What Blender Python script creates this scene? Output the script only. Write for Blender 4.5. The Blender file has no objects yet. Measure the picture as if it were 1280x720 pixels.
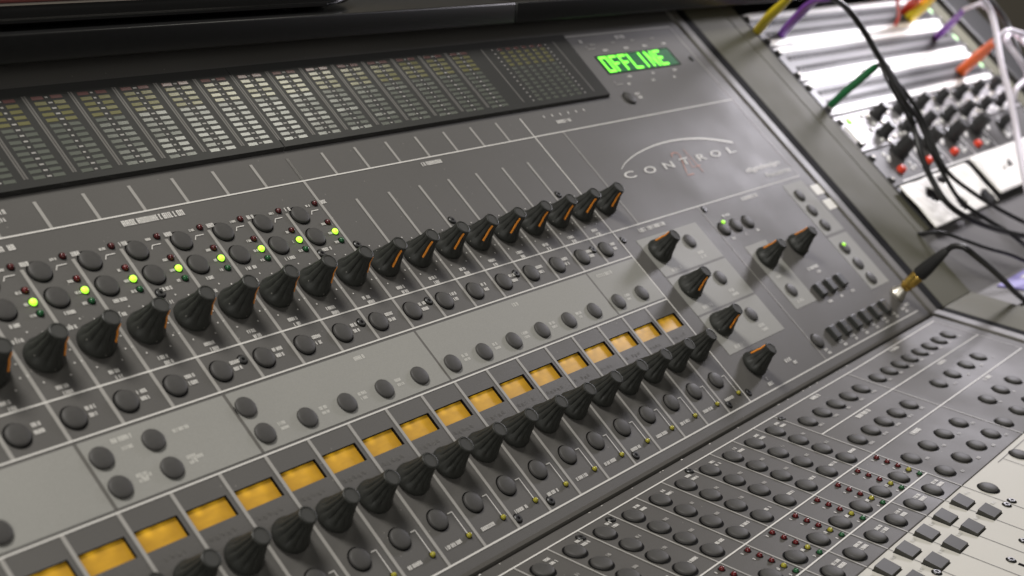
import bpy, bmesh, math, random
from math import radians, sin, cos, pi
from mathutils import Vector, Matrix, Euler, noise

random.seed(7)
S = 0.03                       # one channel pitch in metres; all panel coordinates are in pitches
A_UP = radians(38.2)           # slope of the upper panel
A_LO = A_UP - 0.59687          # slope of the lower panel
HINGE_V, HINGE_H = 3.6929, 0.2235
P0 = Vector((0, 0, 1.0))
C = bpy.context.scene.collection
UP = Matrix.Rotation(A_UP, 4, 'X')
LO = UP @ Matrix.Translation((0, -HINGE_V * S, HINGE_H * S)) @ Matrix.Rotation(A_LO - A_UP, 4, 'X')

# ------------------------------------------------------------------ materials
def mat(name, col, rough=0.5, metal=0.0, emit=None, estr=0.0, coat=0.0, spec=0.5, noise_amt=0.0, nscale=600, bump=0.0, rvar=0.0, dust=0.0):
    m = bpy.data.materials.new(name); m.use_nodes = True
    nt = m.node_tree; b = nt.nodes['Principled BSDF']
    b.inputs['Base Color'].default_value = (*col, 1)
    b.inputs['Roughness'].default_value = rough
    b.inputs['Metallic'].default_value = metal
    b.inputs['Specular IOR Level'].default_value = spec
    b.inputs['Coat Weight'].default_value = coat
    if emit:
        b.inputs['Emission Color'].default_value = (*emit, 1)
        b.inputs['Emission Strength'].default_value = estr
    if noise_amt or bump or rvar:
        tc = nt.nodes.new('ShaderNodeTexCoord')
        n1 = nt.nodes.new('ShaderNodeTexNoise'); n1.inputs['Scale'].default_value = nscale; n1.inputs['Detail'].default_value = 3
        nt.links.new(tc.outputs['Object'], n1.inputs['Vector'])
        n2 = nt.nodes.new('ShaderNodeTexNoise'); n2.inputs['Scale'].default_value = 9; n2.inputs['Detail'].default_value = 5
        nt.links.new(tc.outputs['Object'], n2.inputs['Vector'])
        if noise_amt:
            add = nt.nodes.new('ShaderNodeMath'); add.operation = 'ADD'
            nt.links.new(n1.outputs['Fac'], add.inputs[0]); nt.links.new(n2.outputs['Fac'], add.inputs[1])
            r = nt.nodes.new('ShaderNodeMapRange')
            r.inputs['From Min'].default_value = 0.6; r.inputs['From Max'].default_value = 1.4
            r.inputs['To Min'].default_value = 1 - noise_amt; r.inputs['To Max'].default_value = 1 + noise_amt
            nt.links.new(add.outputs[0], r.inputs['Value'])
            mx = nt.nodes.new('ShaderNodeVectorMath'); mx.operation = 'SCALE'
            mx.inputs[0].default_value = col
            nt.links.new(r.outputs['Result'], mx.inputs['Scale'])
            nt.links.new(mx.outputs['Vector'], b.inputs['Base Color'])
            if dust:                                   # settled specks of dust and lint
                nd = nt.nodes.new('ShaderNodeTexVoronoi'); nd.inputs['Scale'].default_value = 260; nd.inputs['Randomness'].default_value = 1
                nt.links.new(tc.outputs['Object'], nd.inputs['Vector'])
                rd = nt.nodes.new('ShaderNodeMapRange'); rd.inputs['From Min'].default_value = 0.10; rd.inputs['From Max'].default_value = 0.05
                nt.links.new(nd.outputs['Distance'], rd.inputs['Value'])
                sep = nt.nodes.new('ShaderNodeSeparateColor'); nt.links.new(nd.outputs['Color'], sep.inputs[0])
                th = nt.nodes.new('ShaderNodeMath'); th.operation = 'GREATER_THAN'; th.inputs[1].default_value = 1 - dust
                nt.links.new(sep.outputs[0], th.inputs[0])
                mu = nt.nodes.new('ShaderNodeMath'); mu.operation = 'MULTIPLY'
                nt.links.new(rd.outputs[0], mu.inputs[0]); nt.links.new(th.outputs[0], mu.inputs[1])
                m2 = nt.nodes.new('ShaderNodeMath'); m2.operation = 'MULTIPLY'; m2.inputs[1].default_value = 0.55
                nt.links.new(mu.outputs[0], m2.inputs[0])
                mixd = nt.nodes.new('ShaderNodeMix'); mixd.data_type = 'RGBA'
                nt.links.new(m2.outputs[0], mixd.inputs[0]); nt.links.new(mx.outputs['Vector'], mixd.inputs[6]); mixd.inputs[7].default_value = (0.40, 0.38, 0.34, 1)
                nt.links.new(mixd.outputs[2], b.inputs['Base Color'])
        if rvar:
            r2 = nt.nodes.new('ShaderNodeMapRange')
            r2.inputs['From Min'].default_value = 0.35; r2.inputs['From Max'].default_value = 0.65
            r2.inputs['To Min'].default_value = rough - rvar; r2.inputs['To Max'].default_value = rough + rvar
            nt.links.new(n2.outputs['Fac'], r2.inputs['Value'])
            nt.links.new(r2.outputs['Result'], b.inputs['Roughness'])
        if bump:
            bp = nt.nodes.new('ShaderNodeBump'); bp.inputs['Strength'].default_value = bump; bp.inputs['Distance'].default_value = 0.0003
            nt.links.new(n1.outputs['Fac'], bp.inputs['Height'])
            nt.links.new(bp.outputs['Normal'], b.inputs['Normal'])
    return m

M = {}
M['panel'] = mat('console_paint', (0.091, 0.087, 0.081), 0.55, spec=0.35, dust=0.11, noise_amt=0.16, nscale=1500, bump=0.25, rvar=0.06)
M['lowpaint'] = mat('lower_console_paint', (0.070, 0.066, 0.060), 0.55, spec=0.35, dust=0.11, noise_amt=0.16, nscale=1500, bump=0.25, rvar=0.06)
M['rail'] = mat('rail_paint', (0.108, 0.102, 0.091), 0.5, spec=0.35, dust=0.11, noise_amt=0.14, nscale=1500, bump=0.2, rvar=0.05)
M['grey'] = mat('light_grey_paint', (0.255, 0.252, 0.232), 0.58, spec=0.3, dust=0.03, noise_amt=0.10, nscale=1500, bump=0.15, rvar=0.05)
M['cream'] = mat('cream_paint', (0.50, 0.485, 0.440), 0.6, spec=0.3, noise_amt=0.03, nscale=1500, bump=0.1)
M['white'] = mat('white_print', (0.58, 0.565, 0.53), 0.55)
M['dimwhite'] = mat('grey_print', (0.29, 0.28, 0.26), 0.55)
M['faint'] = mat('pale_print', (0.50, 0.49, 0.45), 0.55)
M['darkprint'] = mat('dark_print', (0.10, 0.095, 0.085), 0.6)
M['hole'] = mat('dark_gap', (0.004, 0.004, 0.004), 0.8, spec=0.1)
M['knob'] = mat('black_rubber', (0.021, 0.022, 0.019), 0.5, spec=0.4, dust=0.12, noise_amt=0.30, nscale=300, rvar=0.08)
M['knobtop'] = mat('knob_cap_grey', (0.046, 0.046, 0.043), 0.7, spec=0.25)
M['button'] = mat('dark_grey_plastic', (0.056, 0.054, 0.051), 0.55, spec=0.25, noise_amt=0.1, nscale=400, rvar=0.06)
M['square'] = mat('olive_grey_plastic', (0.036, 0.035, 0.029), 0.5, spec=0.3)
M['orange'] = mat('orange_paint', (0.85, 0.29, 0.03), 0.4)
M['rust'] = mat('rust_print', (0.42, 0.17, 0.10), 0.55)
M['bezel'] = mat('smoked_acrylic', (0.040, 0.040, 0.038), 0.35, spec=0.08)
M['bezeledge'] = mat('black_acrylic_edge', (0.012, 0.012, 0.012), 0.15)
M['segred'] = mat('meter_red', (0.12, 0.062, 0.058), 0.2)
M['segyel'] = mat('meter_yellow', (0.128, 0.122, 0.056), 0.2)
M['seggrn'] = mat('meter_green', (0.092, 0.100, 0.084), 0.2)
M['sepline'] = mat('meter_separator', (0.105, 0.10, 0.092), 0.4)
M['ledred'] = mat('red_lens', (0.10, 0.009, 0.009), 0.15)
M['leddark'] = mat('dark_red_lens', (0.07, 0.012, 0.012), 0.15)
M['ledyel'] = mat('yellow_lens', (0.30, 0.27, 0.03), 0.15)
M['ledgrn'] = mat('green_lens', (0.015, 0.085, 0.03), 0.15)
M['ledon'] = mat('lit_lens', (0.6, 0.8, 0.1), 0.3, emit=(0.36, 1.0, 0.03), estr=1.5)
M['ledongrn'] = mat('lit_green_lens', (0.4, 0.8, 0.1), 0.3, emit=(0.30, 0.80, 0.04), estr=0.9)
M['ofont'] = mat('lit_digits', (0.1, 0.5, 0.05), 0.5, emit=(0.20, 1.0, 0.03), estr=1.9)
M['oback'] = mat('green_display_back', (0.01, 0.05, 0.02), 0.3, emit=(0.0, 0.13, 0.03), estr=0.6)
M['steel'] = mat('screw_black', (0.022, 0.022, 0.021), 0.4)
M['bright'] = mat('bright_steel', (0.60, 0.57, 0.50), 0.42, metal=1.0)
M['gold'] = mat('gold_plate', (0.78, 0.52, 0.13), 0.25, metal=1.0)
M['blackrub'] = mat('cable_rubber', (0.014, 0.014, 0.014), 0.45)
M['shelf'] = mat('black_gloss_laminate', (0.009, 0.009, 0.009), 0.30, spec=0.35, noise_amt=0.2, nscale=200)
M['shelftop'] = mat('black_shelf_top', (0.020, 0.019, 0.017), 0.16)
M['desk'] = mat('grey_desk_paint', (0.098, 0.095, 0.069), 0.65, spec=0.2, noise_amt=0.07, nscale=900, bump=0.15, rvar=0.06)
M['tray'] = mat('tray_grey_paint', (0.165, 0.160, 0.158), 0.6, spec=0.25, noise_amt=0.08, nscale=900)
M['rack'] = mat('rack_black', (0.03, 0.03, 0.03), 0.4)
M['rackgrey'] = mat('rack_grey_metal', (0.10, 0.097, 0.095), 0.5, spec=0.3, noise_amt=0.1, nscale=300)
M['pbay'] = mat('patch_panel_metal', (0.085, 0.082, 0.084), 0.45, spec=0.3, noise_amt=0.12, nscale=300)
M['strip'] = mat('white_label_strip', (0.90, 0.89, 0.86), 0.4)
M['silver'] = mat('brushed_silver', (0.33, 0.32, 0.325), 0.45, metal=0.2, noise_amt=0.15, nscale=250)
M['redbtn'] = mat('red_plastic', (0.85, 0.07, 0.03), 0.35)
M['sticker'] = mat('white_tape', (0.78, 0.76, 0.70), 0.6)
M['mint'] = mat('mint_sticker', (0.45, 0.75, 0.38), 0.5)
M['paper'] = mat('white_paper', (0.85, 0.83, 0.78), 0.7, noise_amt=0.02)
M['plastic'] = mat('crumpled_white', (0.88, 0.86, 0.80), 0.5)
M['purplep'] = mat('purple_paper', (0.20, 0.17, 0.48), 0.5)
M['wall'] = mat('beige_wall', (0.62, 0.56, 0.46), 0.8, noise_amt=0.03, nscale=40)
M['dkred'] = mat('dark_red_gloss', (0.16, 0.045, 0.04), 0.3)
for n, c in dict(yellow=(0.80, 0.62, 0.03), purple=(0.20, 0.06, 0.42), green=(0.01, 0.13, 0.04), red=(0.72, 0.05, 0.02), orange=(0.90, 0.16, 0.03), white=(0.72, 0.68, 0.74), black=(0.014, 0.014, 0.014)).items():
    M['c_' + n] = mat(n + '_cable', c, 0.4)

def amber():
    m = mat('amber_display', (0.36, 0.19, 0.015), 0.4)
    nt = m.node_tree; b = nt.nodes['Principled BSDF']
    tc = nt.nodes.new('ShaderNodeTexCoord'); sx = nt.nodes.new('ShaderNodeSeparateXYZ')
    nt.links.new(tc.outputs['Generated'], sx.inputs[0])
    def gauss(cx, cy, w, amp):                     # the lamps behind the display
        d = nt.nodes.new('ShaderNodeVectorMath'); d.operation = 'DISTANCE'
        cmb = nt.nodes.new('ShaderNodeCombineXYZ')
        k = nt.nodes.new('ShaderNodeMath'); k.operation = 'MULTIPLY'; k.inputs[1].default_value = 0.42
        nt.links.new(sx.outputs['X'], cmb.inputs['X']); nt.links.new(sx.outputs['Y'], k.inputs[0]); nt.links.new(k.outputs[0], cmb.inputs['Y'])
        nt.links.new(cmb.outputs[0], d.inputs[0]); d.inputs[1].default_value = (cx, cy * 0.42, 0)
        r = nt.nodes.new('ShaderNodeMapRange'); r.interpolation_type = 'SMOOTHSTEP'
        r.inputs['From Min'].default_value = w; r.inputs['From Max'].default_value = 0
        r.inputs['To Min'].default_value = 0; r.inputs['To Max'].default_value = amp
        nt.links.new(d.outputs['Value'], r.inputs['Value'])
        return r.outputs['Result']
    tot = None
    for g in (gauss(0.30, 0.88, 0.17, 0.34), gauss(0.68, 0.84, 0.22, 0.18), gauss(0.5, 0.5, 0.6, 0.20)):
        if tot is None: tot = g
        else:
            a = nt.nodes.new('ShaderNodeMath'); a.operation = 'ADD'
            nt.links.new(tot, a.inputs[0]); nt.links.new(g, a.inputs[1]); tot = a.outputs[0]
    nz = nt.nodes.new('ShaderNodeTexNoise'); nz.inputs['Scale'].default_value = 5; nz.inputs['Detail'].default_value = 3
    nt.links.new(tc.outputs['Object'], nz.inputs['Vector'])
    a = nt.nodes.new('ShaderNodeMath'); a.operation = 'ADD'; a.inputs[1].default_value = 0.09
    nt.links.new(tot, a.inputs[0])
    b.inputs['Emission Color'].default_value = (0.86, 0.47, 0.022, 1)
    rn = nt.nodes.new('ShaderNodeObjectInfo'); va = nt.nodes.new('ShaderNodeVectorMath'); va.operation = 'ADD'
    sc_ = nt.nodes.new('ShaderNodeMath'); sc_.operation = 'MULTIPLY'; sc_.inputs[1].default_value = 40
    nt.links.new(rn.outputs['Random'], sc_.inputs[0]); nt.links.new(tc.outputs['Generated'], va.inputs[0]); nt.links.new(sc_.outputs[0], va.inputs[1])
    nz.inputs['Scale'].default_value = 2.6; nt.links.new(va.outputs[0], nz.inputs['Vector'])
    mr = nt.nodes.new('ShaderNodeMapRange'); mr.inputs['From Min'].default_value = 0.3; mr.inputs['From Max'].default_value = 0.7
    mr.inputs['To Min'].default_value = 0.5; mr.inputs['To Max'].default_value = 1.0
    nt.links.new(nz.outputs['Fac'], mr.inputs['Value'])
    mm = nt.nodes.new('ShaderNodeMath'); mm.operation = 'MULTIPLY'
    nt.links.new(a.outputs[0], mm.inputs[0]); nt.links.new(mr.outputs['Result'], mm.inputs[1])
    nt.links.new(mm.outputs[0], b.inputs['Emission Strength'])
    return m
M['amber'] = amber()

# ------------------------------------------------------------------ mesh helpers (panel coordinates u right, v down the slope, h out)
class MB:
    def __init__(s): s.v = []; s.f = []; s.m = []; s.mats = []
    def mi(s, m):
        m = M[m]
        if m not in s.mats: s.mats.append(m)
        return s.mats.index(m)
    def add(s, vs, fs, m):
        n = len(s.v); k = s.mi(m)
        s.v += [Vector((a * S, -b * S, c * S)) for a, b, c in vs]
        s.f += [[n + i for i in f] for f in fs]; s.m += [k] * len(fs)
    def quad(s, u0, v0, u1, v1, h, m):             # flat sheet facing out of the panel
        s.add([(u0, v1, h), (u1, v1, h), (u1, v0, h), (u0, v0, h)], [(0, 1, 2, 3)], m)
    def poly(s, pts, h, m):
        s.add([(a, b, h) for a, b in pts], [tuple(range(len(pts)))], m)
    def box(s, u0, u1, v0, v1, h0, h1, m, taper=0.0):
        t = taper
        vs = [(u0, v0, h0), (u1, v0, h0), (u1, v1, h0), (u0, v1, h0), (u0 + t, v0 + t, h1), (u1 - t, v0 + t, h1), (u1 - t, v1 - t, h1), (u0 + t, v1 - t, h1)]
        s.add(vs, [(0, 1, 2, 3), (7, 6, 5, 4), (0, 4, 5, 1), (1, 5, 6, 2), (2, 6, 7, 3), (3, 7, 4, 0)], m)
    def rev(s, prof, n, m, cu=0, cv=0, capmat=None, rad=None):   # turned shape, profile (r, h) from bottom to top
        vs = []
        for j, (r, h) in enumerate(prof):
            for i in range(n):
                a = 2 * pi * i / n
                rr = rad(r, h, a) if rad else r
                vs.append((cu + rr * cos(a), cv - rr * sin(a), h))
        fs = []
        for j in range(len(prof) - 1):
            for i in range(n):
                i2 = (i + 1) % n
                fs.append((j * n + i, j * n + i2, (j + 1) * n + i2, (j + 1) * n + i))
        s.add(vs, fs, m)
        top = [(cu + prof[-1][0] * cos(2 * pi * i / n), cv - prof[-1][0] * sin(2 * pi * i / n), prof[-1][1]) for i in range(n)]
        s.add(top, [tuple(range(n))], capmat or m)
    def line(s, pts, w, h, m):
        n = len(pts)
        L = []; R = []
        for i in range(n):
            a = Vector(pts[max(i - 1, 0)]); b = Vector(pts[min(i + 1, n - 1)])
            d = (b - a).normalized(); q = Vector((-d.y, d.x)) * (w[i] if isinstance(w, list) else w) / 2
            p = Vector(pts[i]); L.append((p.x + q.x, p.y + q.y, h)); R.append((p.x - q.x, p.y - q.y, h))
        s.add(L + R, [(i, i + 1, n + i + 1, n + i) for i in range(n - 1)], m)
    def tube(s, pts, r, m, n=10, closed_ends=True):  # smooth tube through panel points
        P = [Vector(p) for p in pts]; Q = []
        K = 6
        for i in range(len(P) - 1):
            p0 = P[max(i - 1, 0)]; p1 = P[i]; p2 = P[i + 1]; p3 = P[min(i + 2, len(P) - 1)]
            for k in range(K):
                t = k / K
                Q.append(0.5 * ((2 * p1) + (p2 - p0) * t + (2 * p0 - 5 * p1 + 4 * p2 - p3) * t * t + (3 * p1 - p0 - 3 * p2 + p3) * t ** 3))
        Q.append(P[-1])
        rr = r if callable(r) else (lambda t: r)
        vs = []; fs = []; x = None
        for i, q in enumerate(Q):
            d = (Q[min(i + 1, len(Q) - 1)] - Q[max(i - 1, 0)]).normalized()
            if x is None: x = d.orthogonal().normalized()
            else: x = (x - d * x.dot(d)).normalized()      # carry the frame along so that the tube never twists
            y = d.cross(x); R = rr(i / (len(Q) - 1))
            for k in range(n):
                a = 2 * pi * k / n; w = q + (x * cos(a) + y * sin(a)) * R; vs.append(tuple(w))
        for i in range(len(Q) - 1):
            for k in range(n):
                fs.append((i * n + k, i * n + (k + 1) % n, (i + 1) * n + (k + 1) % n, (i + 1) * n + k))
        fs.append(tuple(range(n))); fs.append(tuple(range((len(Q) - 1) * n, len(Q) * n)))
        s.add(vs, fs, m)
    def text(s, u, v, n, ch, m, h=0.012, rng=random):  # a line of print too small to read
        ch *= 0.85; x = u; cw = ch * 0.54; t = ch * 0.21
        for _ in range(n):
            k = rng.random()
            if k < 0.12: x += cw * 0.6; continue
            s.quad(x, v - ch / 2, x + t, v + ch / 2, h, m)
            if k < 0.8: s.quad(x + cw - t, v - ch / 2, x + cw, v + ch / 2, h, m)
            for yy in ((-.5, -.32), (-.09, .09), (.32, .5)):
                if rng.random() < 0.6: s.quad(x + t, v + yy[0] * ch, x + cw - t, v + yy[1] * ch, h, m)
            x += cw * 1.2
        return x
    def build(s, name, parent=None, local=None, smooth=False, bevel=0.0, recalc=True):
        me = bpy.data.meshes.new(name)
        me.from_pydata([tuple(p) for p in s.v], [], s.f)
        for m in s.mats: me.materials.append(m)
        for p, k in zip(me.polygons, s.m): p.material_index = k
        if recalc or smooth:
            bm = bmesh.new(); bm.from_mesh(me)
            bmesh.ops.remove_doubles(bm, verts=bm.verts, dist=1e-7)
            bmesh.ops.recalc_face_normals(bm, faces=bm.faces)
            if bevel:
                bmesh.ops.bevel(bm, geom=list(bm.edges), offset=bevel * S, segments=2, affect='EDGES', profile=0.5, clamp_overlap=True)
            bm.to_mesh(me); bm.free()
        if smooth:
            for p in me.polygons: p.use_smooth = True
            me.set_sharp_from_angle(angle=radians(38))
        o = bpy.data.objects.new(name, me); C.objects.link(o)
        place(o, parent, local)
        return o

def place(o, parent=None, local=None):
    if parent is not None: o.parent = parent
    if local is not None: o.matrix_local = local

def thing(name, label, cat, loc=P0, group=None):
    o = bpy.data.objects.new(name, None); C.objects.link(o); o.location = loc
    o.empty_display_size = 0.05
    o['label'] = label; o['category'] = cat
    if group: o['group'] = group
    return o

def T(u, v, h=0.0): return Matrix.Translation((u * S, -v * S, h * S))

def copy_part(src, parent, local):
    c = src.copy(); C.objects.link(c); c.parent = parent; c.matrix_local = local
    for ch in src.children:
        d = ch.copy(); C.objects.link(d); d.parent = c; d.matrix_local = ch.matrix_local.copy()
    return c

def letters(txt, size_u, size_v, u, v, m, name, parent, h=0.013, shear=0.0, bold=0.0, extrude=0.0):
    """real lettering: built-in font turned into a flat mesh, scaled to size_u x size_v, centred on (u, v)"""
    cu = bpy.data.curves.new(name, 'FONT'); cu.body = txt; cu.shear = shear; cu.offset = bold; cu.fill_mode = 'FRONT' if hasattr(cu, 'fill_mode') else cu.fill_mode
    o = bpy.data.objects.new(name, cu); C.objects.link(o)
    dg = bpy.context.evaluated_depsgraph_get()
    me = bpy.data.meshes.new_from_object(o.evaluated_get(dg))
    bpy.data.objects.remove(o); bpy.data.curves.remove(cu)
    xs = [w.co.x for w in me.vertices]; ys = [w.co.y for w in me.vertices]
    sx = size_u * S / (max(xs) - min(xs)); sy = size_v * S / (max(ys) - min(ys))
    cx = (max(xs) + min(xs)) / 2; cy = (max(ys) + min(ys)) / 2
    for w in me.vertices: w.co = ((w.co.x - cx) * sx, (w.co.y - cy) * sy, 0)
    me.materials.clear(); me.materials.append(M[m])
    r = bpy.data.objects.new(name, me); C.objects.link(r)
    place(r, parent, T(u, v, h))
    return r

# ================================================================== THE CONSOLE
console = thing('mixing_console', 'large dark grey mixing console with rows of black knobs, level meters and amber displays', 'mixing console')
K0, K1 = 0, -19               # channels: 0 is the last one on the right
KS = list(range(K0, K1 - 1, -1))
UL = -20.5                    # left end of everything that runs off the picture

# ---------- upper panel, with the openings of the channel displays
mb = MB()
DV0, DV1, DU0, DU1, DD = 0.375, 0.755, -0.970, -0.125, -0.07
mb.quad(UL, -9.6, 10.72, DV0, 0, 'panel'); mb.quad(UL, DV1, 10.72, 3.30, 0, 'panel')
edge = 10.72
for k in KS:
    mb.quad(k + DU1, DV0, edge, DV1, 0, 'panel'); edge = k + DU0
    a, b = k + DU0, k + DU1
    mb.add([(a, DV0, 0), (b, DV0, 0), (b, DV1, 0), (a, DV1, 0), (a, DV0, DD), (b, DV0, DD), (b, DV1, DD), (a, DV1, DD)],
           [(0, 1, 5, 4), (1, 2, 6, 5), (2, 3, 7, 6), (3, 0, 4, 7)], 'hole')
mb.quad(UL, DV0, edge, DV1, 0, 'panel')
# rounded front edge rolling down towards the lower panel, and the body below
pr = [(3.30, 0), (3.37, -0.015), (3.42, -0.06), (3.44, -0.12), (3.44, -0.5)]
for (va, ha), (vb, hb) in zip(pr, pr[1:]):
    mb.add([(UL, va, ha), (10.72, va, ha), (10.72, vb, hb), (UL, vb, hb)], [(3, 2, 1, 0)], 'rail')
mb.add([(UL, -9.6, 0), (10.72, -9.6, 0), (10.72, -9.6, -2), (UL, -9.6, -2)], [(0, 1, 2, 3)], 'panel')
upper = mb.build('upper_panel', console, UP, recalc=False)

def up_part(mb, name, u=0, v=0, h=0, **kw): return mb.build(name, upper, T(u, v, h), **kw)

# ---------- printed lines
W, G = 0.032, 0.072
mb = MB()
def hl(v, u0, u1, w=W, m='white'): mb.quad(u0, v - w / 2, u1, v + w / 2, 0.010, m)
def vl(u, v0, v1, w=G, m='dimwhite', h=0.007): mb.quad(u - w / 2, v0, u + w / 2, v1, h, m)
hl(-5.18, UL, 10.20); hl(-2.09, UL, 10.20); hl(-1.335, UL, 0); hl(0, UL, 0); hl(3.09, UL, 10.26, 0.036)
for k in KS:
    if k < 0: vl(k, -5.79, -5.18)
    if k not in (0, -8): vl(k, -4.51, -1.335)
    if k < 0: vl(k, 0, 3.09)
vl(-8, -5.79, -1.335)
vl(0, -5.79, 3.09, 0.04, 'white')
vl(1.21, -5.18, -2.09, 0.04); vl(10.20, -8.22, -2.09, 0.05); vl(4.11, -2.09, 3.09, 0.035, 'dimwhite')
hl(-8.22, 4.42, 10.22, 0.06, 'dimwhite')
for v0 in (-0.53, 0.68): mb.quad(0.6, v0, 3.48, v0 + 0.06, 0.005, 'darkprint')
mb.quad(8.86, -0.04, 10.1, 0.06, 0.005, 'darkprint')
up_part(mb, 'printed_line', recalc=False)

# ---------- light grey plates: the strip of function buttons and the cards on the right
mb = MB()
for a, b in ((UL, -16.02), (-15.95, -13.02), (-12.95, -8.08), (-8.02, -2.06), (-2.0, -0.03)):
    mb.box(a, b, -1.27, -0.06, -0.02, 0.008, 'grey')
    mb.quad(b, -1.27, b + 0.07, -0.06, 0.004, 'darkprint')
up_part(mb, 'grey_plate')
for (a, b, c, d) in ((0.60, 3.48, -1.68, -0.53), (0.60, 3.48, -0.47, 0.68), (0.60, 3.48, 0.74, 1.88), (4.66, 5.86, -0.56, 1.56), (8.86, 10.12, -1.94, -0.04), (8.86, 10.10, 0.06, 1.95)):
    mb = MB(); mb.box(a, b, c, d, -0.02, 0.008, 'grey')
    up_part(mb, 'grey_plate')

# ---------- captions: print too small to read in the photograph
mb = MB(); R = random.Random(3)
def cap(u, v, n, ch=0.085, m='white'): mb.text(u, v, n, ch, m, rng=R)
cap(-12.65, -5.00, 18, 0.15); cap(-4.45, -5.02, 11, 0.12); cap(-15.35, -4.97, 8, 0.13); cap(-15.1, -5.69, 8, 0.11); cap(-15.1, -5.53, 8, 0.10)
for k in KS:
    if k <= -8:
        cap(k + 0.02, -4.60, 3, 0.105); cap(k - 0.42, -4.58, 4, 0.06)
        for vv in (-4.09, -3.85, -3.62): cap(k - 0.36, vv, 3, 0.065)
        cap(k - 0.80, -3.52, 6, 0.085); cap(k - 0.92, -3.24, 5, 0.085)
        mb.line([(k - 0.42, -4.36), (k - 0.36, -4.44), (k - 0.17, -4.44)], 0.02, 0.012, 'white')
    cap(k - 0.70, -2.27, 5, 0.085); cap(k - 0.64, -2.15, 4, 0.085)
    for a in range(-150, 151, 30):                       # tick marks round the gain knob
        t = radians(a); x, y = k - 0.58 + 0.50 * sin(t), -2.86 - 0.50 * cos(t)
        if x < k - 0.08: mb.quad(x - 0.014, y - 0.014, x + 0.014, y + 0.014, 0.012, 'white')
    cap(k - 0.46, -1.79, 5, 0.085); cap(k - 0.46, -1.66, 4, 0.085)
    cap(k - 0.84, 2.785, 9, 0.085)
    mb.line([(k - 0.31, 2.25), (k - 0.19, 2.25)], 0.022, 0.012, 'white'); mb.line([(k - 0.19, 2.24), (k - 0.19, 2.72)], 0.022, 0.012, 'white')
    for i in range(5): cap(k - 0.86 + 0.12 * i, 0.94 + 0.02 * (i % 2), 1, 0.08, 'darkprint')
    if -16 < k < 0 and k not in (-2, -8, -13): cap(k - 0.36, -0.44, 5, 0.075, 'faint'); cap(k - 0.36, -0.34, 5, 0.065, 'faint')
cap(-5.0, -1.12, 4, 0.10, 'faint'); cap(-1.75, -1.12, 11, 0.10, 'faint'); cap(-9.9, -1.12, 5, 0.10, 'faint'); cap(-15.4, -1.12, 8, 0.10, 'faint')
cap(-15.3, -0.95, 6, 0.075, 'faint'); cap(-14.3, -0.95, 8, 0.075, 'faint'); cap(-15.3, -0.40, 5, 0.075, 'faint'); cap(-14.3, -0.40, 6, 0.075, 'faint')
cap(1.0, -1.91, 19, 0.13); cap(6.33, -1.91, 14, 0.13); cap(4.82, -1.60, 9, 0.09)
for u in (4.45, 5.18, 5.82): cap(u, -0.90, 3, 0.09)
for v in (-0.84, 0.40, 1.54): cap(2.55, v, 5, 0.10, 'faint'); cap(2.55, v + 0.13, 6, 0.09, 'faint')
for v in (-0.64, 0.54, 1.76): cap(1.0, v, 9, 0.11, 'faint')
cap(6.62, 0.68, 11, 0.11); cap(6.95, 0.85, 5, 0.09); cap(6.30, 1.74, 5, 0.09); cap(7.08, 1.74, 3, 0.09); cap(7.78, 1.74, 4, 0.09)
for i in range(7): cap(5.26 + 0.70 * i, 2.84, 6, 0.085); cap(5.38 + 0.70 * i, 2.95, 4, 0.085)
cap(9.75, 2.78, 8, 0.09); cap(4.35, 2.84, 5, 0.085); cap(4.42, 2.95, 4, 0.085)
cap(2.4, 2.62, 7, 0.11); cap(2.72, 2.75, 3, 0.10); cap(1.1, 2.93, 4, 0.11); cap(1.2, 2.78, 1, 0.09); cap(4.95, 0.55, 5, 0.09, 'faint'); cap(4.95, 1.38, 7, 0.10, 'faint')
cap(5.02, -8.0, 2, 0.13); cap(6.9, -8.03, 6, 0.15)
for u in (5.4, 6.5, 7.5, 8.6): cap(u, -7.85, 6, 0.075, 'dimwhite'); cap(u + 0.4, -7.60, 5, 0.085)
for u in (5.9, 7.2, 8.4): cap(u, -6.58, 5, 0.085); cap(u - 0.3, -6.33, 4, 0.08)
cap(5.55, -5.95, 5, 0.10); cap(5.60, -5.82, 4, 0.10); cap(1.28, -5.49, 10, 0.12)
for i in range(6): mb.quad(0.93 + 0.36 * i, -5.76, 0.97 + 0.36 * i, -5.68, 0.012, 'white')
mb.line([(5.15, -7.82), (5.15, -7.70), (5.5, -7.70)], 0.03, 0.012, 'dimwhite'); mb.line([(5.1, -6.5), (5.1, -6.36), (5.4, -6.36)], 0.03, 0.012, 'dimwhite')
up_part(mb, 'printed_caption', recalc=False)

# ---------- the maker's mark: arc, spaced lettering, thin rust numeral
mb = MB()
arc = [(2.28, -3.72), (2.60, -3.86), (3.03, -3.98), (3.45, -4.07), (3.93, -4.14), (4.45, -4.195), (4.94, -4.22), (5.40, -4.22), (5.86, -4.20), (6.30, -4.16), (6.71, -4.11), (7.10, -4.04), (7.50, -3.94), (7.90, -3.83), (8.25, -3.72)]
mb.line(arc, [0.02 + 0.06 * i / 14 for i in range(15)], 0.012, 'white')
up_part(mb, 'printed_arc', recalc=False)
for ch, u, w in zip('CONTROL', (2.43, 3.42, 4.37, 5.23, 6.14, 6.94, 7.85), (0.50, 0.54, 0.50, 0.46, 0.46, 0.54, 0.42)):
    letters(ch, w, 0.215, u, -3.50, 'white', 'printed_letter', upper, bold=0.012)
mb = MB()
mb.line([(4.84, -3.72), (4.90, -3.82), (5.06, -3.84), (5.20, -3.80), (5.24, -3.72), (5.16, -3.60), (4.95, -3.24), (4.84, -3.06), (5.18, -3.06)], 0.035, 0.012, 'rust')
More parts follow.
